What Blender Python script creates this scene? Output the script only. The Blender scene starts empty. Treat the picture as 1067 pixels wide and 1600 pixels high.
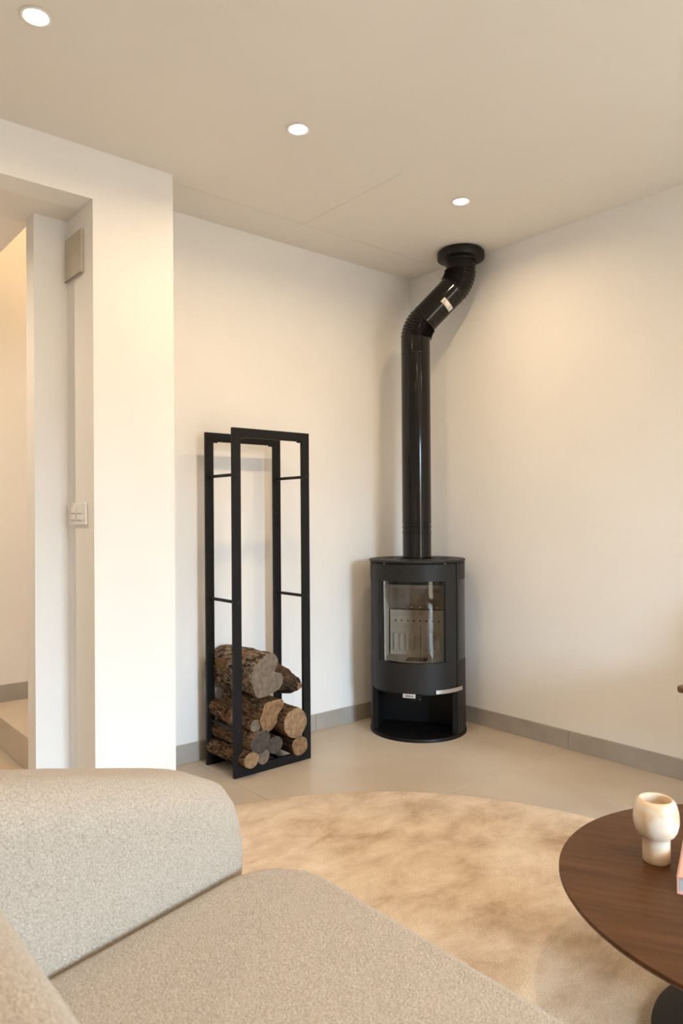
import bpy, bmesh, math, random
from math import sin, cos, pi, radians as R
from mathutils import Vector, Matrix, noise
random.seed(7)
SC = bpy.context.scene
COL = SC.collection

# ------------------------------------------------------------------ room numbers
XR, YL, H, HB = 3.0284, 2.9556, 2.4847, 0.0866      # right wall, left wall, ceiling, baseboard height
YC, HS, XJ, XC = 2.6415, 2.2964, 1.0258, 1.3523     # pier front, soffit, opening jamb, pier right edge

# ------------------------------------------------------------------ camera
f_px, yaw, pitch, roll = 1128.57, 0.70026, 0.005554, -0.0067875
fw = Vector((sin(yaw)*cos(pitch), cos(yaw)*cos(pitch), sin(pitch)))
rt = Vector((cos(yaw), -sin(yaw), 0)); up = rt.cross(fw)
r2 = rt*cos(roll) + up*sin(roll); u2 = -rt*sin(roll) + up*cos(roll)
cam = bpy.data.cameras.new('camera'); camo = bpy.data.objects.new('camera', cam); COL.objects.link(camo)
m = Matrix((r2, u2, -fw)).transposed().to_4x4(); m.translation = (0, 0, 1.11); camo.matrix_world = m
cam.sensor_fit = 'HORIZONTAL'; cam.sensor_width = 24; cam.lens = f_px/1067*24
cam.clip_start = 0.02
cam.dof.use_dof = True; cam.dof.focus_distance = 3.4; cam.dof.aperture_fstop = 6.3
SC.camera = camo

# ------------------------------------------------------------------ light
SC.view_settings.view_transform = 'Standard'; SC.view_settings.look = 'None'
SC.view_settings.gamma = 1; SC.view_settings.use_curve_mapping = False
SC.view_settings.exposure = 0.17
W = bpy.data.worlds.new('sky'); SC.world = W; W.use_nodes = True
WN, WL = W.node_tree.nodes, W.node_tree.links
SKY_L = 53.0
wtc = WN.new('ShaderNodeTexCoord'); wsp = WN.new('ShaderNodeSeparateXYZ'); WL.new(wtc.outputs['Generated'], wsp.inputs[0])
wcr = WN.new('ShaderNodeValToRGB'); WL.new(wsp.outputs[2], wcr.inputs[0])          # height above the horizon: ground, skyline, sky
E_ = wcr.color_ramp.elements; E_[0].position = 0.03; E_[0].color = (.10, .088, .072, 1); E_[1].position = 0.12; E_[1].color = (.58, .79, 1.0, 1)
WL.new(wcr.outputs[0], WN['Background'].inputs[0]); WN['Background'].inputs[1].default_value = SKY_L

def light(name, kind, loc, rot, energy, color, **kw):
    l = bpy.data.lights.new(name, kind); l.energy = energy; l.color = color
    for k, v in kw.items(): setattr(l, k, v)
    o = bpy.data.objects.new(name, l); o.location = loc; o.rotation_euler = rot; COL.objects.link(o); return o

WARM = (1.0, 0.72, 0.43)
DAY = (0.80, 0.91, 1.0)
# daylight through the glazed door in the wall behind the camera
WX0, WX1, WZ = 0.75, 1.80, 2.12
por = light('window_portal', 'AREA', ((WX0+WX1)/2, -3.05, WZ/2), (R(90), 0, 0), 1, (1, 1, 1), shape='RECTANGLE', size=WX1-WX0, size_y=WZ)
por.data.cycles.is_portal = True
# recessed ceiling lamps: the row in view, plus unseen ones added to brighten the room
LAMPS = [(0.637, 2.040), (1.536, 2.046), (2.438, 2.068)]
LAMPS_ADDED = [(-0.3, 0.15), (0.9, 0.15), (2.65, -0.9)]
for (x, y), e_lamp in zip(LAMPS + LAMPS_ADDED, (2.7, 6.4, 4.4, 3.4, 10.5, 11.5)):
    light('downlight_lamp', 'AREA', (x, y, H-0.012), (0, 0, 0), e_lamp, WARM, shape='DISK', size=0.056, spread=R(165))
light('hall_fill', 'AREA', (0.2, 3.35, HS-0.012), (0, 0, 0), 10.5, (1.0, 0.80, 0.57), shape='DISK', size=0.06, spread=R(165))  # unseen lamp added to brighten the hall
light('stair_fill', 'AREA', (1.9, 3.5, 3.6), (0, 0, 0), 16, (1.0, 0.66, 0.32), shape='DISK', size=0.08, spread=R(165))  # warm lamp added out of view to light the stairwell

# ------------------------------------------------------------------ materials
def nt(name):
    M = bpy.data.materials.new(name); M.use_nodes = True
    t = M.node_tree; return M, t, t.nodes['Principled BSDF'], t.nodes, t.links

def plain(name, col, rough=0.5, metal=0.0, coat=0.0, spec=0.5):
    M, t, b, N, L = nt(name)
    b.inputs['Base Color'].default_value = (*col, 1); b.inputs['Roughness'].default_value = rough
    b.inputs['Metallic'].default_value = metal; b.inputs['Coat Weight'].default_value = coat
    b.inputs['Specular IOR Level'].default_value = spec
    return M

def noisy(name, c1, c2, scale=8, rough=0.6, bump=0.0, bscale=200, detail=6, lo=.35, hi=.65, stretch=(1, 1, 1), coords='Object', bdist=.002, rough2=None, spec=0.5):
    M, t, b, N, L = nt(name)
    tc = N.new('ShaderNodeTexCoord'); mp = N.new('ShaderNodeMapping'); mp.inputs['Scale'].default_value = stretch
    L.new(tc.outputs[coords], mp.inputs[0])
    n = N.new('ShaderNodeTexNoise'); n.inputs['Scale'].default_value = scale; n.inputs['Detail'].default_value = detail
    L.new(mp.outputs[0], n.inputs['Vector'])
    cr = N.new('ShaderNodeValToRGB'); cr.color_ramp.elements[0].position = lo; cr.color_ramp.elements[1].position = hi
    cr.color_ramp.elements[0].color = (*c1, 1); cr.color_ramp.elements[1].color = (*c2, 1)
    L.new(n.outputs['Fac'], cr.inputs[0]); L.new(cr.outputs[0], b.inputs['Base Color'])
    b.inputs['Roughness'].default_value = rough; b.inputs['Specular IOR Level'].default_value = spec
    if bump:
        n2 = N.new('ShaderNodeTexNoise'); n2.inputs['Scale'].default_value = bscale; n2.inputs['Detail'].default_value = 4
        L.new(mp.outputs[0], n2.inputs['Vector'])
        bp = N.new('ShaderNodeBump'); bp.inputs['Strength'].default_value = bump; bp.inputs['Distance'].default_value = bdist
        L.new(n2.outputs['Fac'], bp.inputs['Height']); L.new(bp.outputs[0], b.inputs['Normal'])
    return M

M_WALL = noisy('wall_paint', (.885, .865, .835), (.905, .885, .855), 3, .85, .06, 60, bdist=.003, spec=.2)
M_CEIL = noisy('ceiling_paint', (.84, .80, .74), (.855, .815, .755), 2, .9, .03, 80, spec=.2)
M_JOINT = plain('plaster_joint_paint', (.70, .66, .60), .9)
M_TILE = noisy('floor_tile', (.53, .44, .34), (.63, .54, .43), 2.2, .34, .05, 30, detail=9, lo=.3, hi=.7, bdist=.001)
M_GROUT = plain('grout', (.36, .30, .24), .9)
M_BASEB = noisy('baseboard_tile', (.37, .335, .29), (.44, .40, .35), 9, .45, .04, 60, lo=.3, hi=.7)
M_BLACK = noisy('black_powder_coat', (.007, .007, .0072), (.010, .010, .010), 40, .5, .12, 900, bdist=.0004, spec=.22)
M_STOVE = noisy('stove_steel', (.017, .0163, .0155), (.021, .020, .0192), 30, .5, .1, 1200, bdist=.0003, spec=.28)
M_STOVEDK = plain('stove_black', (.006, .006, .0065), .45, spec=.25)
M_ENAMEL = plain('black_enamel', (.006, .0045, .004), .09, spec=.34)
M_ROSE = plain('black_satin_enamel', (.008, .007, .006), .35, spec=.3)
M_CHROME = noisy('brushed_steel', (.62, .60, .57), (.72, .70, .67), 30, .34, stretch=(1, 1, 30)); M_CHROME.node_tree.nodes['Principled BSDF'].inputs['Metallic'].default_value = 1
M_PLATE = plain('label_metal', (.62, .60, .58), .45, metal=.3)
M_INK = plain('dark_print', (.05, .045, .04), .6)
M_PAPER = plain('white_sticker', (.85, .82, .76), .5)
M_GREYINK = plain('grey_print', (.42, .38, .33), .6)
M_VERM = noisy('firebrick', (.56, .49, .41), (.68, .61, .52), 14, .9, .3, 180, lo=.3, hi=.7)
M_VERMDK = noisy('dark_firebrick', (.27, .21, .16), (.37, .295, .225), 10, .9, .3, 180)  # darker firebrick for the baffle and firebox top
M_HOLE = plain('dark_hole', (.01, .009, .008), .9)
M_GRATE = plain('iron_grate', (.04, .037, .034), .7)
M_TRIM = plain('white_trim', (.86, .84, .80), .4)
M_SWITCH = plain('white_plastic', (.84, .82, .79), .35)
M_SLOT = plain('switch_gap', (.22, .20, .17), .6)
M_PANEL = plain('beige_plastic', (.56, .49, .40), .55)
M_GREY = plain('dark_base_metal', (.040, .035, .031), .6, spec=.3)
M_CORAL = noisy('coral_cover', (.80, .42, .32), (.84, .46, .36), 20, .55)
M_PAGES = noisy('grey_pages', (.42, .44, .44), (.60, .61, .60), 6, .8, stretch=(1, 1, 90))
M_CHAIRWOOD = noisy('brown_wood', (.10, .042, .02), (.16, .07, .035), 9, .4, stretch=(1, 8, 8))
M_CUSH = noisy('cream_upholstery', (.62, .56, .47), (.70, .63, .54), 250, .9, .4, 500)

def emis(name, col, s):
    M, t, b, N, L = nt(name)
    b.inputs['Emission Color'].default_value = (*col, 1); b.inputs['Emission Strength'].default_value = s
    return M
M_LAMP = emis('lamp_lens', (1, .93, .82), 6)

def glass(name, ior=1.38):
    M, t, b, N, L = nt(name); N.remove(b)
    tr = N.new('ShaderNodeBsdfTransparent'); tr.inputs[0].default_value = (.90, .89, .87, 1)
    gl = N.new('ShaderNodeBsdfGlossy'); gl.inputs['Roughness'].default_value = .01
    fr = N.new('ShaderNodeFresnel'); fr.inputs[0].default_value = ior
    mx = N.new('ShaderNodeMixShader'); L.new(fr.outputs[0], mx.inputs[0]); L.new(tr.outputs[0], mx.inputs[1]); L.new(gl.outputs[0], mx.inputs[2])
    L.new(mx.outputs[0], N['Material Output'].inputs[0]); return M
M_GLASS = glass('stove_glass'); M_SIDEGLASS = glass('stove_side_glass', 2.1)

def fabric(name, c1, c2, sc=380, big=0.0):
    M, t, b, N, L = nt(name)
    tc = N.new('ShaderNodeTexCoord')
    v = N.new('ShaderNodeTexNoise'); v.inputs['Scale'].default_value = sc; v.inputs['Detail'].default_value = 3; v.inputs['Roughness'].default_value = .6
    n = N.new('ShaderNodeTexVoronoi'); n.inputs['Scale'].default_value = sc*.8
    L.new(tc.outputs['Object'], v.inputs['Vector']); L.new(tc.outputs['Object'], n.inputs['Vector'])
    cr = N.new('ShaderNodeValToRGB'); cr.color_ramp.elements[0].position = .34; cr.color_ramp.elements[1].position = .66
    cr.color_ramp.elements[0].color = (*c1, 1); cr.color_ramp.elements[1].color = (*c2, 1)
    L.new(v.outputs['Fac'], cr.inputs[0]); L.new(cr.outputs[0], b.inputs['Base Color'])
    mt = N.new('ShaderNodeMath'); mt.operation = 'SUBTRACT'; L.new(v.outputs['Fac'], mt.inputs[0]); L.new(n.outputs['Distance'], mt.inputs[1])
    bp = N.new('ShaderNodeBump'); bp.inputs['Strength'].default_value = .55; bp.inputs['Distance'].default_value = .003
    L.new(mt.outputs[0], bp.inputs['Height']); L.new(bp.outputs[0], b.inputs['Normal'])
    b.inputs['Roughness'].default_value = .95; b.inputs['Specular IOR Level'].default_value = .15
    b.inputs['Sheen Weight'].default_value = .2; b.inputs['Sheen Roughness'].default_value = .5
    return M
M_SOFA = fabric('boucle_fabric', (.325, .272, .214), (.585, .508, .418))

def rugmat():
    M, t, b, N, L = nt('rug_pile')
    tc = N.new('ShaderNodeTexCoord')
    mp = N.new('ShaderNodeMapping'); mp.inputs['Scale'].default_value = (1, 1.5, 1); mp.inputs['Rotation'].default_value = (0, 0, R(38)); L.new(tc.outputs['Object'], mp.inputs[0])
    n = N.new('ShaderNodeTexNoise'); n.inputs['Scale'].default_value = 4.2; n.inputs['Detail'].default_value = 8; n.inputs['Distortion'].default_value = .25; n.inputs['Roughness'].default_value = .66
    L.new(mp.outputs[0], n.inputs['Vector'])
    cr = N.new('ShaderNodeValToRGB'); E = cr.color_ramp.elements; E[0].position = .34; E[1].position = .64
    E[0].color = (.48, .315, .18, 1); E[1].color = (.86, .70, .52, 1)  # patch tones paint the shading of brushed pile into the colour
    e = E.new(.47); e.color = (.69, .52, .35, 1)
    L.new(n.outputs['Fac'], cr.inputs[0])
    n2 = N.new('ShaderNodeTexNoise'); n2.inputs['Scale'].default_value = 280; n2.inputs['Detail'].default_value = 4; L.new(tc.outputs['Object'], n2.inputs['Vector'])
    mr = N.new('ShaderNodeMapRange'); mr.inputs[1].default_value = .3; mr.inputs[2].default_value = .7; mr.inputs[3].default_value = .74; mr.inputs[4].default_value = 1.2; L.new(n2.outputs['Fac'], mr.inputs[0])
    mx = N.new('ShaderNodeMix'); mx.data_type = 'RGBA'; mx.blend_type = 'MULTIPLY'; mx.inputs[0].default_value = 1
    L.new(cr.outputs[0], mx.inputs[6]); L.new(mr.outputs[0], mx.inputs[7]); L.new(mx.outputs[2], b.inputs['Base Color'])
    bp = N.new('ShaderNodeBump'); bp.inputs['Strength'].default_value = .6; bp.inputs['Distance'].default_value = .006; L.new(n2.outputs['Fac'], bp.inputs['Height'])
    bp2 = N.new('ShaderNodeBump'); bp2.inputs['Strength'].default_value = .5; bp2.inputs['Distance'].default_value = .02
    L.new(n.outputs['Fac'], bp2.inputs['Height']); L.new(bp.outputs[0], bp2.inputs['Normal']); L.new(bp2.outputs[0], b.inputs['Normal'])
    b.inputs['Roughness'].default_value = 1; b.inputs['Specular IOR Level'].default_value = .1; b.inputs['Sheen Weight'].default_value = .25
    return M
M_RUG = rugmat()

GRAIN = R(62)
def walnut():
    M, t, b, N, L = nt('dark_walnut')
    tc = N.new('ShaderNodeTexCoord'); mp = N.new('ShaderNodeMapping'); m0 = N.new('ShaderNodeMapping'); m0.inputs['Rotation'].default_value = (0, 0, GRAIN); mp.inputs['Scale'].default_value = (1.2, 18, 1)
    L.new(tc.outputs['Object'], m0.inputs[0]); L.new(m0.outputs[0], mp.inputs[0])
    n = N.new('ShaderNodeTexNoise'); n.inputs['Scale'].default_value = 3; n.inputs['Detail'].default_value = 8; n.inputs['Distortion'].default_value = .4; L.new(mp.outputs[0], n.inputs['Vector'])
    cr = N.new('ShaderNodeValToRGB'); E = cr.color_ramp.elements; E[0].position = .3; E[1].position = .7
    E[0].color = (.058, .021, .006, 1); E[1].color = (.115, .048, .015, 1)
    L.new(n.outputs['Fac'], cr.inputs[0]); L.new(cr.outputs[0], b.inputs['Base Color'])
    b.inputs['Roughness'].default_value = .45; b.inputs['Specular IOR Level'].default_value = .22
    return M
M_WALNUT = walnut()

def stone():
    M, t, b, N, L = nt('alabaster')
    tc = N.new('ShaderNodeTexCoord'); mp = N.new('ShaderNodeMapping'); mp.inputs['Rotation'].default_value = (.5, .4, 0); mp.inputs['Scale'].default_value = (1, 1, 2.2); L.new(tc.outputs['Object'], mp.inputs[0])
    n = N.new('ShaderNodeTexNoise'); n.inputs['Scale'].default_value = 11; n.inputs['Detail'].default_value = 4; n.inputs['Distortion'].default_value = 1.2; L.new(mp.outputs[0], n.inputs['Vector'])
    cr = N.new('ShaderNodeValToRGB'); E = cr.color_ramp.elements; E[0].position = .36; E[1].position = .58
    E[0].color = (.74, .53, .33, 1); E[1].color = (.78, .69, .56, 1)
    L.new(n.outputs['Fac'], cr.inputs[0]); L.new(cr.outputs[0], b.inputs['Base Color'])
    b.inputs['Roughness'].default_value = .3; b.inputs['Subsurface Weight'].default_value = .35; b.inputs['Subsurface Radius'].default_value = (1, .6, .35); b.inputs['Subsurface Scale'].default_value = .012
    return M
M_STONE = stone()

def bark(name, c1, c2, c3):
    M, t, b, N, L = nt(name)
    tc = N.new('ShaderNodeTexCoord'); mp = N.new('ShaderNodeMapping'); mp.inputs['Scale'].default_value = (1, .35, 1); L.new(tc.outputs['Object'], mp.inputs[0])
    n = N.new('ShaderNodeTexNoise'); n.inputs['Scale'].default_value = 95; n.inputs['Detail'].default_value = 7; n.inputs['Distortion'].default_value = .8; L.new(mp.outputs[0], n.inputs['Vector'])
    n2 = N.new('ShaderNodeTexNoise'); n2.inputs['Scale'].default_value = 12; n2.inputs['Detail'].default_value = 3; L.new(tc.outputs['Object'], n2.inputs['Vector'])
    cr = N.new('ShaderNodeValToRGB'); E = cr.color_ramp.elements; E[0].position = .40; E[1].position = .62; E[0].color = (*c1, 1); E[1].color = (*c2, 1); L.new(n.outputs['Fac'], cr.inputs[0])
    mx = N.new('ShaderNodeMix'); mx.data_type = 'RGBA'; L.new(cr.outputs[0], mx.inputs[6]); mx.inputs[7].default_value = (*c3, 1)
    mr = N.new('ShaderNodeMapRange'); mr.inputs[1].default_value = .5; mr.inputs[2].default_value = .7; mr.inputs[4].default_value = .55; L.new(n2.outputs['Fac'], mr.inputs[0]); L.new(mr.outputs[0], mx.inputs[0])
    L.new(mx.outputs[2], b.inputs['Base Color']); b.inputs['Roughness'].default_value = .95; b.inputs['Specular IOR Level'].default_value = .15
    bp = N.new('ShaderNodeBump'); bp.inputs['Strength'].default_value = 1; bp.inputs['Distance'].default_value = .005; L.new(n.outputs['Fac'], bp.inputs['Height']); L.new(bp.outputs[0], b.inputs['Normal'])
    return M
BARK_GREY = bark('grey_bark', (.022, .015, .010), (.30, .225, .155), (.20, .10, .04))
BARK_BROWN = bark('brown_bark', (.025, .014, .008), (.20, .12, .065), (.23, .115, .045))
BARK_DARK = bark('dark_bark', (.022, .015, .011), (.11, .068, .04), (.14, .06, .028))

def cutwood(name, c1, c2, c3):
    M, t, b, N, L = nt(name)
    tc = N.new('ShaderNodeTexCoord'); sp = N.new('ShaderNodeSeparateXYZ'); L.new(tc.outputs['Object'], sp.inputs[0])
    cb = N.new('ShaderNodeCombineXYZ'); L.new(sp.outputs[0], cb.inputs[0]); L.new(sp.outputs[2], cb.inputs[1])
    w = N.new('ShaderNodeTexWave'); w.wave_type = 'RINGS'; w.rings_direction = 'Z'; w.inputs['Scale'].default_value = 55; w.inputs['Distortion'].default_value = 3; w.inputs['Detail'].default_value = 3; w.inputs['Detail Scale'].default_value = .6; L.new(cb.outputs[0], w.inputs['Vector'])
    n = N.new('ShaderNodeTexNoise'); n.inputs['Scale'].default_value = 45; n.inputs['Detail'].default_value = 7; L.new(tc.outputs['Object'], n.inputs['Vector'])
    md = N.new('ShaderNodeMath'); md.operation = 'MULTIPLY_ADD'; md.inputs[1].default_value = .28; L.new(w.outputs['Fac'], md.inputs[0]); 
    m2 = N.new('ShaderNodeMath'); m2.operation = 'MULTIPLY'; m2.inputs[1].default_value = .85; L.new(n.outputs['Fac'], m2.inputs[0]); L.new(m2.outputs[0], md.inputs[2])
    cr = N.new('ShaderNodeValToRGB'); E = cr.color_ramp.elements; E[0].position = .30; E[1].position = .78; E[0].color = (*c1, 1); E[1].color = (*c3, 1); e = E.new(.54); e.color = (*c2, 1)
    L.new(md.outputs[0], cr.inputs[0]); L.new(cr.outputs[0], b.inputs['Base Color']); b.inputs['Roughness'].default_value = .9; b.inputs['Specular IOR Level'].default_value = .2
    bp = N.new('ShaderNodeBump'); bp.inputs['Strength'].default_value = .6; bp.inputs['Distance'].default_value = .002; L.new(md.outputs[0], bp.inputs['Height']); L.new(bp.outputs[0], b.inputs['Normal'])
    return M
CUT_GREY = cutwood('grey_cut', (.085, .066, .050), (.17, .135, .102), (.25, .19, .135))
CUT_TAN = cutwood('tan_cut', (.13, .075, .036), (.29, .18, .098), (.40, .27, .155))
CUT_DARK = cutwood('dark_cut', (.035, .029, .025), (.078, .066, .056), (.125, .10, .08))
CUT_ORANGE = cutwood('orange_cut', (.10, .052, .024), (.24, .135, .066), (.34, .215, .12))

# ------------------------------------------------------------------ mesh helpers
class MB:
    def __init__(s): s.v = []; s.f = []
    def quadgrid(s, rows, closed_u=False, closed_v=False):
        n = len(s.v); a = len(rows); b = len(rows[0])
        for r in rows: s.v.extend([tuple(p) for p in r])
        for i in range(a if closed_u else a-1):
            for j in range(b if closed_v else b-1):
                i2 = (i+1) % a; j2 = (j+1) % b
                s.f.append((n+i*b+j, n+i*b+j2, n+i2*b+j2, n+i2*b+j))
        return n
    def ngon(s, pts): n = len(s.v); s.v.extend([tuple(p) for p in pts]); s.f.append(tuple(range(n, n+len(pts))))
    def box(s, x0, x1, y0, y1, z0, z1):
        n = len(s.v)
        s.v += [(x0,y0,z0),(x1,y0,z0),(x1,y1,z0),(x0,y1,z0),(x0,y0,z1),(x1,y0,z1),(x1,y1,z1),(x0,y1,z1)]
        s.f += [tuple(n+i for i in q) for q in ((0,3,2,1),(4,5,6,7),(0,1,5,4),(1,2,6,5),(2,3,7,6),(3,0,4,7))]
    def obox(s, M, sx, sy, sz):      # box with half sizes in a matrix frame
        n = len(s.v)
        for p in ((-1,-1,-1),(1,-1,-1),(1,1,-1),(-1,1,-1),(-1,-1,1),(1,-1,1),(1,1,1),(-1,1,1)): s.v.append(tuple(M @ Vector((p[0]*sx, p[1]*sy, p[2]*sz))))
        s.f += [tuple(n+i for i in q) for q in ((0,3,2,1),(4,5,6,7),(0,1,5,4),(1,2,6,5),(2,3,7,6),(3,0,4,7))]
    def prism(s, pts, z0, z1):
        n = len(s.v); k = len(pts)
        s.v += [(x, y, z0) for x, y in pts] + [(x, y, z1) for x, y in pts]
        s.f.append(tuple(reversed(range(n, n+k)))); s.f.append(tuple(range(n+k, n+2*k)))
        for i in range(k): j = (i+1) % k; s.f.append((n+i, n+j, n+k+j, n+k+i))
    def lathe(s, prof, seg=48, c=(0, 0)):    # prof of (r, z); closed at both ends when r == 0
        rows = [[(c[0]+r*cos(2*pi*k/seg), c[1]+r*sin(2*pi*k/seg), z) for k in range(seg)] for r, z in prof]
        s.quadgrid(rows, closed_v=True)
    def arc(s, r0, r1, t0, t1, z0, z1, seg=24):   # curved slab; angle 0 faces -Y, positive towards +X
        def P(r, t, z): return (r*sin(t), -r*cos(t), z)
        k = max(2, seg); T = [R(t0+(t1-t0)*i/k) for i in range(k+1)]
        rows = [[P(r0,t,z0), P(r1,t,z0), P(r1,t,z1), P(r0,t,z1)] for t in T]
        n = s.quadgrid(rows, closed_v=True)
        s.f.append((n, n+1, n+2, n+3)); e = n+k*4; s.f.append((e+3, e+2, e+1, e))
    def tube(s, pts, rad, seg=24, caps=True):
        pts = [Vector(p) for p in pts]; rows = []; ref = None
        for i, p in enumerate(pts):
            d = (pts[min(i+1, len(pts)-1)] - pts[max(i-1, 0)]).normalized()
            if ref is None: ref = Vector((1, 0, 0)) if abs(d.x) < .9 else Vector((0, 1, 0))
            a = (ref - d*ref.dot(d)).normalized(); ref = a; b = d.cross(a)
            r = rad[i] if isinstance(rad, (list, tuple)) else rad
            rows.append([p + (a*cos(2*pi*k/seg) + b*sin(2*pi*k/seg))*r for k in range(seg)])
        n = s.quadgrid(rows, closed_v=True)
        if caps: s.f.append(tuple(range(n, n+seg))); e = n+(len(pts)-1)*seg; s.f.append(tuple(range(e, e+seg)))
    def build(s, name, mat, parent=None, smooth=None, bevel=0, bseg=2, loc=None, sub=0):
        me = bpy.data.meshes.new(name); me.from_pydata(s.v, [], s.f)
        bm = bmesh.new(); bm.from_mesh(me); bmesh.ops.recalc_face_normals(bm, faces=bm.faces); bm.to_mesh(me); bm.free()
        me.materials.append(mat)
        if smooth: me.shade_smooth(); me.set_sharp_from_angle(angle=R(smooth))
        o = bpy.data.objects.new(name, me); COL.objects.link(o)
        if parent: o.parent = parent
        if loc: o.location = loc
        if bevel:
            b = o.modifiers.new('bevel', 'BEVEL'); b.width = bevel; b.segments = bseg; b.limit_method = 'ANGLE'; b.angle_limit = R(40)
        if sub: b = o.modifiers.new('sub', 'SUBSURF'); b.levels = sub; b.render_levels = sub
        return o

def box(name, mat, x0, x1, y0, y1, z0, z1, parent=None, bevel=0, bseg=2):
    b = MB(); b.box(x0, x1, y0, y1, z0, z1); return b.build(name, mat, parent, bevel=bevel, bseg=bseg)
def struct(o): o['kind'] = 'structure'; return o
def thing(name, label, cat, loc=(0, 0, 0), rz=0, group=None):
    o = bpy.data.objects.new(name, None); COL.objects.link(o); o.location = loc; o.rotation_euler = (0, 0, rz)
    o.empty_display_size = .1; return tag(o, label, cat, group)
def tag(o, label, cat, group=None):
    o['label'] = label; o['category'] = cat
    if group: o['group'] = group
    return o

# ------------------------------------------------------------------ room shell
X0, Y0 = -2.2, -3.0
fl = struct(box('floor', M_GROUT, X0, XR+.1, Y0, 4.1, -.06, -.003))
def tiles(xs_by_row, ys, xmin, xmax):
    for (y0, y1), xs in zip(ys, xs_by_row):
        for a, b in zip(xs[:-1], xs[1:]):
            a2, b2 = max(a, xmin), min(b, xmax)
            if b2-a2 < .02: continue
            t = MB(); g = .0012
            t.box(a2+g, b2-g, y0+g, y1-g, -.012, 0)
            o = t.build('tile', M_TILE, fl, bevel=.0012, bseg=1)
rows = [(-2.86, -1.66), (-1.66, -.46), (-.46, .74), (.74, 1.94), (1.94, 3.14), (3.14, 4.04)]
offs = [0, .2, 0, .2, 0, .2]
xs_rows = []
for i, o_ in enumerate([2.598, 2.80, 2.598, 2.598, 2.80, 2.598]): xs_rows.append([o_-1.2*k for k in range(5, -2, -1)])
tiles(xs_rows, rows, X0, XR)
ce = struct(box('ceiling', M_CEIL, X0, XR+.1, Y0, YL+.05, H, H+.1))
j = MB(); j.box(1.3525, 2.9, 2.700, 2.704, H-.0006, H+.01); j.box(2.055, 2.059, 2.05, 2.70, H-.0006, H+.01); j.build('plaster_joint', M_JOINT, ce)
struct(box('wall_right', M_WALL, XR, XR+.1, Y0, YL, -.05, H))
struct(box('wall_left', M_WALL, XC-.05, XR+.1, YL, 3.006, -.05, H+.1))
pier = MB(); pier.box(XJ, XC, YC, YL, -.003, H); pier.box(.897, XJ+.1, 2.912, 3.006, -.003, HS)
struct(pier.build('wall_pier', M_WALL))
li = MB(); li.box(X0, XJ, YC, 2.77, HS, H); li.box(X0, -.25, YC, 2.77, -.003, HS)
struct(li.build('wall_entry', M_WALL))
ch_ = MB(); ch_.box(X0, .915, 2.77, 4.04, HS, HS+.25); ch_.box(.915, XJ+.1, 2.77, 3.006, HS, HS+.1); struct(ch_.build('ceiling_hall', M_CEIL))
struct(box('wall_hall', M_WALL, X0, 3.3, 4.04, 4.14, -.05, 3.9))
st = MB(); st.box(.915, 3.3, 2.956, 3.006, H+.1, 3.9); st.box(3.2, 3.3, 3.006, 4.04, -.05, 3.9); struct(st.build('wall_stair', M_WALL))
struct(box('ceiling_stair', M_CEIL, .8, 3.3, 2.956, 4.14, 3.9, 4.0))
struct(box('wall_stair_upper', M_WALL, .815, .915, 2.956, 4.04, HS+.25, 3.9))
struct(box('wall_side', M_WALL, X0-.1, X0, Y0, 4.14, -.05, H+.1))
bw = MB(); bw.box(X0, WX0, Y0-.1, Y0, -.05, H); bw.box(WX1, XR+.1, Y0-.1, Y0, -.05, H); bw.box(WX0, WX1, Y0-.1, Y0, WZ, H)
struct(bw.build('wall_back', M_WALL))
wf = MB()
for a in (WX0, WX1-.05): wf.box(a, a+.05, Y0-.08, Y0-.02, 0, WZ)
wf.box(WX0, WX1, Y0-.08, Y0-.02, WZ-.05, WZ); wf.box(WX0, WX1, Y0-.08, Y0-.02, 0, .06)
struct(wf.build('window_1', M_STOVEDK))
def baseboard(name, pieces):
    e = bpy.data.objects.new(name, None); COL.objects.link(e); struct(e)
    for q in pieces: box('baseboard_tile', M_BASEB, *q, parent=e, bevel=.0015, bseg=1)
T = .010
baseboard('baseboard_right', [(XR-T, XR, 1.932, YL-T-.001, 0, HB), (XR-T, XR, .732, 1.930, 0, HB), (XR-T, XR, -.468, .730, 0, HB)])
baseboard('baseboard_left', [(XC, 2.30, YL-T, YL, 0, HB), (2.302, XR-T, YL-T, YL, 0, HB)])
S1 = .15
struct(box('step', M_TILE, .985, 3.2, 3.006, 4.04, 0, S1, bevel=.003))
baseboard('baseboard_hall', [(.985, 2.2, 4.04-T, 4.04, S1, S1+.09), (-.5, .983, 4.04-T, 4.04, 0, .09)])

# ------------------------------------------------------------------ recessed ceiling lamps
LL = ['recessed round ceiling lamp nearest the opening at the upper left', 'recessed round ceiling lamp in the middle of the row of three',
      'recessed round ceiling lamp nearest the black flue pipe']
def downlight(x, y, z, label):
    e = thing('ceiling_lamp', label, 'lamp', (x, y, z), group='recessed ceiling lamps')
    b = MB(); b.lathe([(.034, 0), (.041, -.0005), (.043, -.002), (.042, -.004), (.036, -.005), (.033, -.003), (.033, 0)], 40); b.build('trim_ring', M_TRIM, e, 60)
    b = MB(); b.lathe([(.0, -.0015), (.020, -.0015), (.033, -.0015)], 40); b.build('lens', M_LAMP, e, 60)
for (x, y), l in zip(LAMPS, LL): downlight(x, y, H, l)

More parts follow.
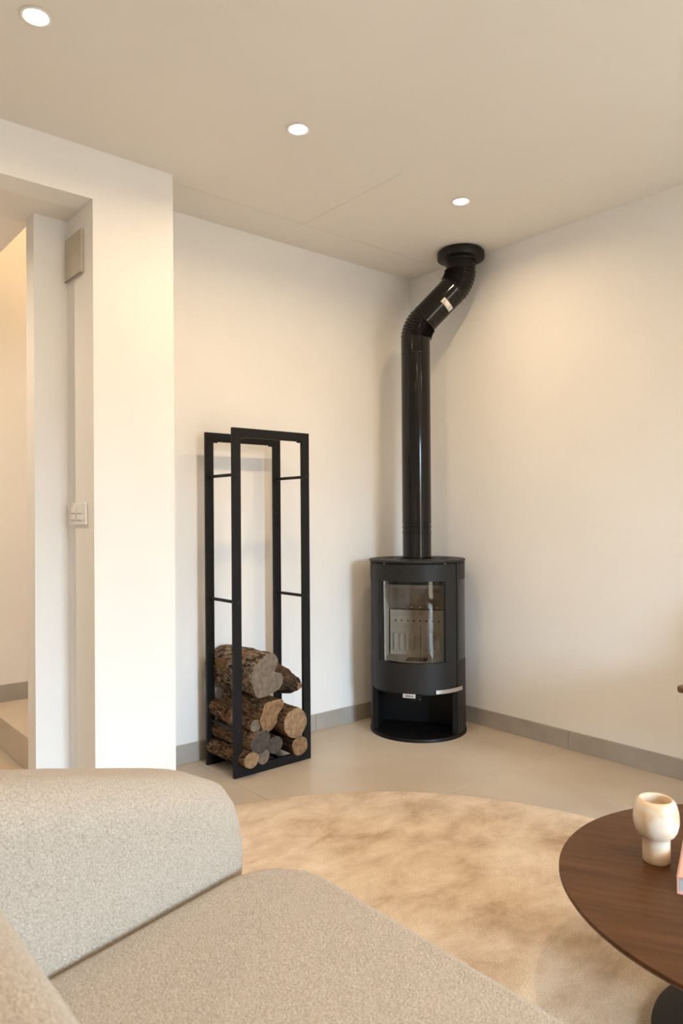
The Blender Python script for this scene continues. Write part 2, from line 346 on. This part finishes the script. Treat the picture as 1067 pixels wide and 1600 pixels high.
# ------------------------------------------------------------------ jamb fittings
e = thing('wall_panel', 'flat square beige cover panel high on the opening jamb', 'panel', (XJ, 2.824, 2.13))
box('cover', M_PANEL, -.012, 0, -.093, .078, -.083, .083, e, .002)
box('lower_lip', M_SLOT, -.014, -.010, -.090, .076, -.0855, -.082, e)
e = thing('light_switch', 'white double light switch plate on the opening jamb', 'switch', (XJ, 2.790, 1.125))
box('plate', M_SWITCH, -.010, 0, -.085, .085, -.042, .042, e, .003)
for k in (-1, 1):
    for q in (0, 1):
        y0 = k*.034-.026; z0 = -.026+q*.026
        r = box('rocker', M_SWITCH, -.0135, -.009, y0, y0+.052, z0+.001, z0+.025, e, .001)
        box('slot', M_SLOT, -.0142, -.0130, y0+.008, y0+.044, z0+.001, z0+.0035 if q == 0 else z0+.0025, r)

# ------------------------------------------------------------------ firewood rack
RX0, RX1, RY0, RY1, RH = 1.619, 2.027, 2.634, 2.876, 1.490
w, wd = .040, .015
rk = thing('firewood_rack', 'tall open black metal firewood rack with two rectangular frames', 'rack', (0, 0, 0))
for y in (RY0, RY1-wd):
    for x in (RX0, RX1-w): box('post', M_BLACK, x, x+w, y, y+wd, 0, RH-w, rk, .001)
    box('top_rail', M_BLACK, RX0, RX1, y, y+wd, RH-w, RH, rk, .001)
    box('bottom_rail', M_BLACK, RX0+w, RX1-w, y, y+wd, 0, .040, rk, .001)
    for x in (RX0+w, RX1-w-.022): box('corner_bracket', M_BLACK, x, x+.022, y+.002, y+wd-.002, RH-w-.005, RH-w, rk)
for z in (.200, .745, 1.290):
    for x in (RX0+w/2, RX1-w/2):
        b = MB(); b.tube([(x, RY0+wd-.002, z), (x, RY1-wd+.002, z)], .007, 14); ro = b.build('cross_rod', M_BLACK, rk, 40)
        b = MB(); b.tube([(x+.004, RY0-.0025, z), (x+.004, RY0+.001, z)], .0065, 14); b.build('bolt_head', M_STOVE, ro, 40)
for x in (RX0+.07, RX0+.16, RX1-.16, RX1-.07):
    b = MB(); b.tube([(x, RY0+wd-.002, .029), (x, RY1-wd+.002, .029)], .007, 14); b.build('cross_rod', M_BLACK, rk, 40)

# ------------------------------------------------------------------ logs
def log(label, c, r, length, barkm, cutm, shape=None, direction=(0, 1, 0), rough=.10, taper=.0, bend=.0, seed=0, cone=0, knob=0):
    """a log lying along local +Y from its front cut end at the origin"""
    rx, rz = r if isinstance(r, tuple) else (r, r)
    rnd = random.Random(seed); NS, NL = 40, 18
    def outline(a, s):
        k = shape(a) if shape else 1
        v = Vector((cos(a)*1.3+seed*3.1, s*length*5, sin(a)*1.3))
        n = noise.noise(v)*rough + noise.noise(v*3.3)*rough*.5 + noise.noise(v*9)*rough*.28
        q = (1 - taper*s)*(1+n)*k
        if cone and s < cone: q *= max(.24, (s/cone)**.55 + noise.noise(v*5)*.25*(1-s/cone))
        return q
    rows = []
    for i in range(NL+1):
        s = i/NL; y = s*length
        ox = bend*sin(pi*s)*length
        rows.append([(ox + rx*cos(a)*outline(a, s), y, rz*sin(a)*outline(a, s)) for a in [2*pi*k/NS for k in range(NS)]])
    root = thing('firewood_log', label, 'log', c, group='split logs in the black rack')
    d = Vector(direction).normalized(); root.rotation_mode = 'QUATERNION'; root.rotation_quaternion = Vector((0, 1, 0)).rotation_difference(d)
    b = MB(); b.quadgrid(rows, closed_v=True); n = len(b.v)
    b.v.append((rows[-1][0][0]-rx*.5, length, 0)); base = NL*NS
    for k in range(NS): b.f.append((base+k, base+(k+1) % NS, n))
    b.build('bark', barkm, root, 70)
    e_ = MB(); ctr = (0, .001, 0); fr = rows[0]; n0 = len(e_.v)
    fracs = (1, .97, .75, .5, .25)
    for fq in fracs:
        e_.v += [(p[0]*fq, p[1] - (.0015 if fq < 1 else 0) + .0012*noise.noise(Vector((p[0]*fq*60, seed, p[2]*fq*60))), p[2]*fq) for p in fr]
    for i in range(len(fracs)-1):
        for k in range(NS): e_.f.append((i*NS+k, i*NS+(k+1) % NS, (i+1)*NS+(k+1) % NS, (i+1)*NS+k))
    e_.v.append(ctr); m_ = len(e_.v)-1
    for k in range(NS): e_.f.append(((len(fracs)-1)*NS+k, (len(fracs)-1)*NS+(k+1) % NS, m_))
    e_.build('cut_end', cutm, root, 50)
    return root
def gauss(a, c, w_): d = (a-c+pi) % (2*pi)-pi; return math.exp(-(d/w_)**2)
heart = lambda a: 1.0 - .44*gauss(a, R(18), .26) + .12*gauss(a, R(62), .5) + .14*gauss(a, R(-28), .45) - .06*gauss(a, R(150), .6)
split = lambda a: 1.0 - .30*gauss(a, R(-20), .5) - .14*gauss(a, R(165), .5) + .28*gauss(a, R(-105), .42) + .42*gauss(a, R(32), .42)
log('large knotty log with a grey heart-shaped cut end on top of the stack', (1.762, 2.600, .420), (.086, .088), .335, BARK_GREY, CUT_GREY, heart, (-.10, 1, -.02), .17, seed=1)
log('dark jagged log with a pointed broken tip at the upper right of the stack', (1.975, 2.650, .336), .066, .25, BARK_DARK, CUT_ORANGE, None, (-.26, .95, .10), .28, seed=2, cone=.42)
log('split log with a two-lobed tan end in the middle of the stack', (1.785, 2.606, .248), (.062, .064), .28, BARK_BROWN, CUT_ORANGE, split, (-.12, 1, .07), .12, seed=3)
log('thick round log with a pale tan end at the right of the stack', (1.914, 2.598, .190), .066, .30, BARK_BROWN, CUT_TAN, None, (-.06, 1, .02), .07, seed=4)
log('thin log with a small round grey end left of the split log', (1.712, 2.612, .213), .0265, .30, BARK_BROWN, CUT_GREY, None, (-.05, 1, .02), .07, seed=5)
log('log with a broad dark grey end below the thin log', (1.731, 2.604, .141), (.054, .049), .27, BARK_BROWN, CUT_DARK, lambda a: 1+.12*gauss(a, R(45), .5), (-.13, 1, .05), .09, seed=6)
log('log with a nearly black grey end between three other logs low in the rack', (1.822, 2.628, .105), (.043, .037), .29, BARK_DARK, CUT_DARK, None, (-.02, 1, 0), .08, seed=7)
log('bark-rimmed log with a knotted end at the lower right of the rack', (1.946, 2.612, .079), (.044, .043), .29, BARK_DARK, CUT_ORANGE, None, (-.02, 1, 0), .12, seed=8)
log('lowest log at the left with a tan round end', (1.681, 2.598, .076), (.040, .034), .27, BARK_BROWN, CUT_TAN, None, (-.10, 1, .02), .08, seed=9)
log('small log with a pale grey end beside the lowest left log', (1.757, 2.622, .070), (.032, .033), .28, BARK_BROWN, CUT_GREY, None, (-.01, 1, 0), .08, seed=10)
log('reddish log lying at the back left behind the front post', (1.668, 2.735, .238), (.034, .034), .145, BARK_BROWN, CUT_ORANGE, None, (-.06, 1, .14), .10, seed=11)

# ------------------------------------------------------------------ wood stove
PHI = -R(55.05); SX, SY, SR = 2.734, 2.634, .245
sv = thing('wood_stove', 'round dark grey wood burning stove with curved glass door in the room corner', 'stove', (SX, SY, 0), PHI)
Z_D0, Z_D1, Z_G0, Z_G1, TH, TG = .238, .868, .383, .786, 60, 43
b = MB(); b.lathe([(0, 0), (.249, 0), (.2495, .004), (.2495, .012), (.247, .016), (0, .016)], 96); b.build('base_plate', M_STOVEDK, sv, 40)
b = MB()
for (t0, t1, z0, z1) in ((62.2, 297.8, .016, Z_G0), (62.2, 297.8, Z_G1, Z_D1), (62.2, 66.5, Z_G0, Z_G1), (101, 259, Z_G0, Z_G1), (293.5, 297.8, Z_G0, Z_G1)):
    b.arc(SR-.006, SR, t0, t1, z0, z1, max(4, int((t1-t0)/4)))
b.build('body_shell', M_STOVE, sv, 40)
for s_ in (1, -1):
    b = MB(); b.arc(SR-.005, SR-.001, s_*66.5, s_*101, Z_G0, Z_G1, 12); b.build('side_glass', M_SIDEGLASS, sv, 40)
b = MB(); r0, r1 = SR-.008, SR+.001
b.arc(r0, r1, -TH, TH, Z_D0, Z_G0, 40); b.arc(r0, r1, -TH, TH, Z_G1, Z_D1, 40); b.arc(r0, r1, -TH, -TG, Z_G0, Z_G1, 8); b.arc(r0, r1, TG, TH, Z_G0, Z_G1, 8)
dr = b.build('door', M_STOVE, sv, 40)
b = MB(); b.arc(SR-.006, SR-.002, -TG-.5, TG+.5, Z_G0-.003, Z_G1+.003, 36); b.build('door_glass', M_GLASS, dr, 40)
b = MB(); b.arc(SR-.014, SR-.008, -TG-1, -TG+1.2, Z_G0-.004, Z_G1+.004, 3); b.arc(SR-.014, SR-.008, TG-1.2, TG+1, Z_G0-.004, Z_G1+.004, 3); b.arc(SR-.014, SR-.008, -TG, TG, Z_G0-.004, Z_G0+.004, 30); b.arc(SR-.014, SR-.008, -TG, TG, Z_G1-.003, Z_G1+.004, 30); b.build('door_gasket', M_HOLE, dr, 40)
b = MB(); b.arc(SR+.004, SR+.012, 29, 69, .236, .255, 20); b.build('door_handle', M_CHROME, dr, 40, bevel=.0012)
for q0, q1, q2 in ((SR-.02, 28, .238), (SR-.004, 52, .240)):
    b = MB(); b.arc(q0, SR+.006, q1, q1+3, q2, .252, 2); b.build('handle_mount', M_STOVEDK, dr)
b = MB(); b.lathe([(0, .860), (.236, .860), (.236, .874), (0, .874)], 72); b.build('inner_top', M_HOLE, sv, 40)
b = MB(); b.lathe([(.082, .8745), (.2465, .8745), (.2485, .877), (.2485, .884), (.2465, .8865), (.082, .8865)], 96); ld = b.build('top_lid', M_STOVE, sv, 40)
b = MB(); b.lathe([(.081, .880), (.106, .880), (.106, .8872), (.081, .8872)], 48); b.build('lid_recess', M_HOLE, ld, 40)
for k in range(16):
    t = 2*pi*k/16
    b = MB(); b.obox(Matrix.Translation((.15*sin(t), -.15*cos(t), .8868)) @ Matrix.Rotation(t, 4, 'Z'), .006, .022, .0006); b.build('vent_slot', M_HOLE, ld) if k in (0, 1, 15, 3, 4, 5, 11, 12, 13) else None
for t in (-33, 43):
    b = MB(); b.arc(SR-.004, SR+.0015, t-.6, t+.6, .8695, .8735, 2); b.build('stop_stud', M_CHROME, sv)
for s_ in (1, -1):
    b = MB(); b.arc(SR-.018, SR-.010, s_*59, s_*63, .24, .868, 3); b.build('seam_shade', M_HOLE, sv)  # black strip put behind the door gap to stand for its shade
for s_ in (1, -1):
    b = MB(); b.arc(SR-.030, SR-.018, s_*68, s_*103, Z_G0-.01, Z_G1-.03, 12); b.build('pale_backing', M_VERM, sv, 40)  # pale sheet added behind the side glass so it looks lighter
# log niche below the door
b = MB(); b.lathe([(0, .228), (.238, .228), (.238, .2385), (0, .2385)], 72); b.build('niche_ceiling', M_STOVEDK, sv, 40)
for s_ in (1, -1):
    b = MB(); x0, x1 = sorted((s_*.190, s_*.2125)); b.box(x0, x1, -.118, .085, .016, .229); b.build('niche_side', M_STOVEDK, sv, bevel=.001)
b = MB(); b.box(-.19, .19, .066, .075, .016, .229); b.build('niche_back', M_STOVEDK, sv)
# label plate and air knob
pl = MB(); pl.arc(SR-.006, SR+.001, -8.8, 6.0, .216, .236, 6); pl = pl.build('label_plate', M_PLATE, sv, 40, bevel=.001)
b = MB(); rr = random.Random(3); t = -5.6
for k in range(8):
    wd = rr.uniform(.55, 1.0); hh = .0085 if k < 4 else .006
    b.arc(SR+.001, SR+.0014, t, t+wd, .2215, .2215+hh, 1); t += wd+.45
b.build('plate_print', M_INK, pl)
b = MB(); b.tube([(0, -SR+.03, .222), (0, -SR-.012, .222)], .011, 20); b.build('air_knob', M_STOVEDK, sv, 40, loc=(.044, .004, 0), bevel=.001)
b = MB(); b.tube([(0, -SR-.012, .214), (0, -SR-.0135, .214)], .0022, 10); b.build('knob_pin', M_CHROME, sv, 40, loc=(.050, .004, 0))
b = MB(); b.lathe([(0, .199), (.012, .199), (.015, .203), (.015, .216), (0, .216)], 20, (.010, -SR+.022)); b.build('under_knob', M_STOVEDK, sv, 40)
# firebox
fb = thing('firebox', '', ''); del fb['label']; del fb['category']; fb.parent = sv
BY = .105
b = MB(); b.box(-.167, -.0015, BY, BY+.02, .355, .602); b.box(.0015, .167, BY, BY+.02, .355, .602); b.build('back_brick', M_VERM, fb, bevel=.002)
b = MB(); b.box(-.165, .165, BY-.005, BY, .520, .575); b.build('air_rail', M_VERM, fb, bevel=.001)
for k in range(9):
    b = MB(); b.tube([(-.135+k*.0335, BY-.0062, .545), (-.135+k*.0335, BY-.0048, .545)], .0045, 12); b.build('air_hole', M_HOLE, fb)
for x in (-.138, -.105, -.072, -.040, .030, .063, .096, .129): box('brick_rib', M_VERM, x-.009, x+.009, BY-.011, BY, .385, .478, fb, .006, 3)
for s_ in (1, -1):
    b = MB(); p = [(s_*.172, BY), (s_*.182, BY), (s_*.188, -.136), (s_*.178, -.143)]; b.prism(p if s_ > 0 else p[::-1], .355, .80); b.build('side_brick', M_VERM, fb, bevel=.002)
b = MB(); n = len(b.v); b.v += [(-.175, BY, .607), (.175, BY, .607), (.175, BY, .625), (-.175, BY, .625), (-.205, -.06, .735), (.205, -.06, .735), (.205, -.06, .753), (-.205, -.06, .753)]
b.f += [(0,1,2,3), (4,7,6,5), (0,4,5,1), (3,2,6,7), (0,3,7,4), (1,5,6,2)]; b.build('baffle', M_VERMDK, fb, bevel=.002)
for k in range(7):
    x = -.138+k*.046; b = MB(); b.tube([(x, BY-.012, .619), (x, BY-.018, .6195)], .004, 10); b.build('baffle_stud', M_CHROME, fb)
b = MB(); b.lathe([(0, .345), (.234, .345), (.234, .362), (0, .362)], 64); b.build('hearth', M_VERM, fb, 40)
b = MB()
for k in range(9): b.box(-.052+k*.012, -.045+k*.012, -.075, .015, .362, .365)
b.build('grate', M_GRATE, fb)
b = MB(); b.lathe([(0, .800), (.234, .800), (.234, .815), (0, .815)], 64); b.build('firebox_top', M_VERMDK, fb, 40)

# ------------------------------------------------------------------ flue pipe
fp = thing('flue_pipe', 'shiny black flue pipe with ribbed elbows rising from stove to ceiling', 'pipe', (SX, SY, 0))
PR = .0755
ex = Vector((.166, -.170, 0)); OFF = ex.length; ex = ex.normalized(); zz = Vector((0, 0, 1))
b = MB(); b.lathe([(PR-.004, .884), (PR-.001, .884), (PR-.001, 1.018), (PR+.0015, 1.020), (PR+.0015, 1.026), (PR-.001, 1.028), (PR-.001, 1.046), (PR+.0015, 1.048), (PR+.0015, 1.054), (PR-.001, 1.056), (PR-.001, 1.070), (PR+.0012, 1.072), (PR+.0012, 1.078), (PR-.001, 1.08)], 64); b.build('stove_collar', M_ENAMEL, fp, 12)
ZB = 1.975
b = MB(); b.lathe([(PR, 1.075), (PR, 1.4), (PR, ZB-.025), (PR+.001, ZB-.022), (PR+.001, ZB-.018), (PR, ZB-.015), (PR, ZB)], 64); b.build('straight_pipe', M_ENAMEL, fp, 12)
RB = .158
Lm = (OFF - 2*RB*(1-cos(pi/4)))/sin(pi/4)
def elbow(center0, sign, ang0, ang1, name):
    """ribbed elbow: angle measured from vertical, bending in the ex-z plane"""
    b = MB(); N = 160; rows = []; ribs = 8
    for i in range(N+1):
        u = i/N; a = ang0 + (ang1-ang0)*u
        d = ex*sin(a) + zz*cos(a)                       # tangent
        nrm = ex*cos(a) - zz*sin(a)                     # towards the bend centre of the lower elbow
        c = center0 + (-nrm*RB if sign > 0 else nrm*RB)
        side = d.cross(nrm)
        ph = (u*1.0 - .08)/.84
        rib = 0 if ph < 0 or ph > 1 else (.5-.5*cos(2*pi*ribs*ph))**1.2
        row = []
        for k in range(48):
            t = 2*pi*k/48; inner = .5+.5*cos(t)*sign
            rr_ = PR + rib*(.0032 + .0058*inner)
            row.append(c + (nrm*cos(t) + side*sin(t))*rr_)
        rows.append(row)
    b.quadgrid(rows, closed_v=True); b.build(name, M_ENAMEL, fp, 50)
    a = ang1; nrm = ex*cos(a)-zz*sin(a); return center0 + (-nrm*RB if sign > 0 else nrm*RB)
ZE = 2.022
b = MB(); b.lathe([(PR, ZB), (PR, ZE+.001)], 64); b.build('elbow_socket', M_ENAMEL, fp, 12)
p0 = zz*ZE
c1 = p0 + ex*RB
p1 = elbow(c1, 1, 0, pi/4, 'lower_elbow')
d45 = (ex+zz).normalized(); p2 = p1 + d45*Lm
b = MB(); b.tube([p1 + d45*q for q in (-.002, .006, .008, .014, .016, Lm*.5, Lm-.016, Lm-.014, Lm-.008, Lm-.006, Lm+.002)], [PR, PR, PR+.0015, PR+.0015, PR, PR, PR, PR+.0015, PR+.0015, PR, PR], 64, caps=False); b.build('slanted_pipe', M_ENAMEL, fp, 12)
nq = ex*cos(pi/4) - zz*sin(pi/4); c2 = p2 - nq*RB
p3 = elbow(c2, -1, pi/4, 0, 'upper_elbow')
ZR = H-.013
b = MB(); cx, cy = p3.x, p3.y
b.lathe([(PR, p3.z-.002), (PR, p3.z+.01), (PR+.002, p3.z+.012), (PR+.002, p3.z+.018), (PR, p3.z+.02), (PR, ZR-.02)], 64, (cx, cy)); b.build('top_pipe', M_ENAMEL, fp, 12)
b = MB(); b.lathe([(PR-.001, ZR-.046), (PR+.006, ZR-.046), (PR+.008, ZR-.038), (.112, ZR-.036), (.119, ZR-.033), (.1225, ZR-.026), (.1225, ZR), (.118, ZR+.002), (.112, H-.001), (PR-.001, H-.001)], 80, (cx, cy)); b.build('ceiling_rosette', M_ROSE, fp, 40)
# sticker wrapped on the slanted pipe
vd = Vector((0, 0, 1.11)) - (Vector((SX, SY, 0)) + p1 + d45*Lm*.5); vd = (vd - d45*vd.dot(d45)).normalized()
sd = vd.cross(d45); sd = sd if sd.dot(Vector((.7, -.7, -.7))) > 0 else -sd
def wrap(nm, mat, par, t0, t1, q0, q1, rr_):
    b = MB(); rows = []
    for i in range(15):
        t = R(t0+(t1-t0)*i/14); rows.append([p1 + d45*q + (vd*cos(t)+sd*sin(t))*rr_ for q in (q0, q1)])
    b.quadgrid(rows); o = b.build(nm, mat, par, 60); so = o.modifiers.new('solid', 'SOLIDIFY'); so.thickness = .0004; return o
qm = Lm*.60
stk = wrap('sticker', M_PAPER, fp, -4, 58, qm-.0145, qm+.0145, PR+.0006)
for q in range(4): wrap('sticker_print', M_GREYINK, stk, 2, 13-(q % 2)*4, qm-.012+q*.006, qm-.009+q*.006, PR+.0011)
for q in range(3): wrap('sticker_print', M_GREYINK, stk, 38-3*q, 45, qm-.008+q*.007, qm-.0055+q*.007, PR+.0011)

# ------------------------------------------------------------------ rug
RC, RRAD, RT = (1.164, 1.167), 1.237, .018
b = MB(); b.lathe([(0, .0005), (RRAD-.01, .0005), (RRAD, .004), (RRAD-.001, .011), (RRAD-.008, .016), (RRAD-.02, RT), (RRAD*.6, RT), (0, RT)], 160); rg = b.build('rug', M_RUG, None, 60, loc=(RC[0], RC[1], 0))
tag(rg, 'large round beige plush rug with brushed patches on the tiled floor', 'rug')

# ------------------------------------------------------------------ coffee table, vase, book
TX, TY, TR, TZ = 1.619, .527, .450, .350
tb = thing('coffee_table', 'round dark walnut coffee table on a black pedestal foot', 'table', (TX, TY, RT))
tz = TZ-RT
b = MB(); b.lathe([(0, tz-.020), (TR-.018, tz-.020), (TR-.004, tz-.012), (TR, tz-.006), (TR, tz-.002), (TR-.0015, tz), (TR*.5, tz), (0, tz)], 160); b.build('tabletop', M_WALNUT, tb, 50)
b = MB(); b.lathe([(0, 0), (.262, 0), (.266, .004), (.264, .012), (.24, .022), (.15, .045), (.07, .085), (.045, .13), (.042, .20), (.06, .28), (.12, tz-.021), (0, tz-.021)], 96); b.build('pedestal', M_GREY, tb, 50)
b = MB()
b.lathe([(0, 0), (.0265, 0), (.0285, .003), (.0287, .02), (.0282, .040), (.0285, .0525), (.0305, .0545), (.037, .060), (.043, .070), (.0468, .085), (.0472, .098), (.0458, .112), (.0428, .124), (.0390, .132), (.0345, .1368), (.0318, .1362), (.0302, .132), (.0305, .120), (.031, .105), (.028, .085), (.018, .072), (0, .069)], 72)
vs = b.build('vase', M_STONE, None, 60, loc=(1.546, .772, TZ)); tag(vs, 'small alabaster stone vase with bulbous bowl on dark coffee table', 'vase')
bk = thing('book', 'coral pink hardcover book lying on the coffee table', 'book', (1.442, .678, TZ), math.atan2(.358, .934))
Lb, Wb, Tb = .21, .15, .036
box('lower_cover', M_CORAL, 0, Lb, -Wb, 0, 0, .004, bk, .001); box('upper_cover', M_CORAL, 0, Lb, -Wb, 0, Tb-.004, Tb, bk, .001)
box('spine', M_CORAL, 0, Lb, -.003, .001, 0, Tb, bk, .001)
box('page_block', M_PAGES, .003, Lb-.004, -Wb+.004, -.004, .004, Tb-.004, bk)

# ------------------------------------------------------------------ sofa
so = thing('sofa', 'light beige boucle sofa with low rounded armrest and wide seat', 'sofa', (0, 0, 0))
def rounded_poly(pts, rads, n=8):
    out = []; k = len(pts)
    for i in range(k):
        p = Vector(pts[i]); a = (Vector(pts[i-1])-p).normalized(); c = (Vector(pts[(i+1) % k])-p).normalized(); r_ = rads[i]
        if r_ <= 0: out.append(tuple(p)); continue
        ang = a.angle(c); t = r_/math.tan(ang/2); s0 = p + a*t; s1 = p + c*t; cen = p + (a+c).normalized()*(r_/sin(ang/2))
        v0 = s0-cen; v1 = s1-cen; A = math.atan2(v0.y, v0.x); B = math.atan2(v1.y, v1.x); d = (B-A+pi) % (2*pi)-pi
        out += [(cen.x+r_*cos(A+d*q/n), cen.y+r_*sin(A+d*q/n)) for q in range(n+1)]
    return out
SZ = .409
seat_pts = rounded_poly([(.20, -.80), (.888, -.80), (.888, 1.262), (.20, 1.105)], [.02, .05, .13, .02])
b = MB(); b.prism(seat_pts, .20, SZ); b.build('seat', M_SOFA, so, 50, bevel=.065, bseg=8)
b = MB(); b.prism(rounded_poly([(.0, -.78), (.85, -.78), (.85, 1.19), (.0, 1.09)], [.02, .05, .12, .02]), .07, .215); b.build('base', M_SOFA, so, 50, bevel=.02, bseg=3)
b = MB(); b.prism(rounded_poly([(-.06, -.80), (.226, -.80), (.226, 1.125), (-.06, 1.125)], [.05, .05, .05, .05]), .07, .715); b.build('backrest', M_SOFA, so, 50, bevel=.055, bseg=8)
arm = MB()
prof = [(-.46, .10), (-.46, .735), (-.30, .730), (-.15, .718), (-.038, .697), (.076, .668), (.15, .647), (.223, .627), (.29, .608), (.34, .592), (.375, .577), (.405, .560), (.430, .525), (.445, .485), (.452, .445), (.454, .418), (.453, .385), (.447, .35), (.435, .31), (.415, .22), (.405, .10)]
A0 = Vector((.387, 1.154)); du = Vector((.374, .089)).normalized(); dn = Vector((-du.y, du.x)); n = 0
for t_ in (0, .21):
    arm.v += [(A0.x+du.x*s_+dn.x*t_, A0.y+du.y*s_+dn.y*t_, z) for s_, z in prof]
k = len(prof); arm.f.append(tuple(range(k))); arm.f.append(tuple(reversed(range(k, 2*k))))
for i in range(k): jn = (i+1) % k; arm.f.append((i, jn, k+jn, k+i))
ao = arm.build('armrest', M_SOFA, so, 50); bv = ao.modifiers.new('bevel', 'BEVEL'); bv.width = .075; bv.segments = 8; bv.limit_method = 'ANGLE'; bv.angle_limit = R(60)
for x, y in ((.12, -.6), (.80, -.6), (.80, 1.05), (.12, 1.0)):
    zb = RT
    b = MB(); b.lathe([(0, zb), (.014, zb), (.020, .072), (0, .072)], 20, (x, y)); b.build('leg', M_GREY, so, 40)

# ------------------------------------------------------------------ armchair beyond the right edge
ch = thing('armchair', 'brown wooden armchair of which only an armrest tip shows at the right edge', 'chair', (2.362, 1.085, 0))
for y in (0, -.62):
    b = MB(); b.prism(rounded_poly([(0, y-.024), (.60, y-.018), (.60, y+.018), (0, y+.024)], [.012, .01, .01, .012], 4), .524, .547); b.build('armrest', M_CHAIRWOOD, ch, 40, bevel=.007, bseg=3)
    for x in (.06, .54):
        b = MB(); b.tube([(x, y, 0), (x, y, .526)], [.013, .018], 16); b.build('leg', M_CHAIRWOOD, ch, 40)
    box('shade_panel', M_CUSH, .075, .525, y-.010, y+.010, .33, .515, ch, .006)  # unseen panel added to keep daylight off the lower right wall
    box('side_rail', M_CHAIRWOOD, .06, .54, y-.012, y+.012, .27, .32, ch, .004)
box('front_rail', M_CHAIRWOOD, .05, .075, -.61, -.01, .26, .32, ch, .004)
box('seat', M_CUSH, .04, .54, -.585, -.035, .30, .43, ch, .035, 5)
b = MB(); M4 = Matrix.Translation((.53, -.31, .60)) @ Matrix.Rotation(R(10), 4, 'Y'); b.obox(M4, .05, .275, .20); b.build('backrest', M_CUSH, ch, 50, bevel=.035, bseg=5)
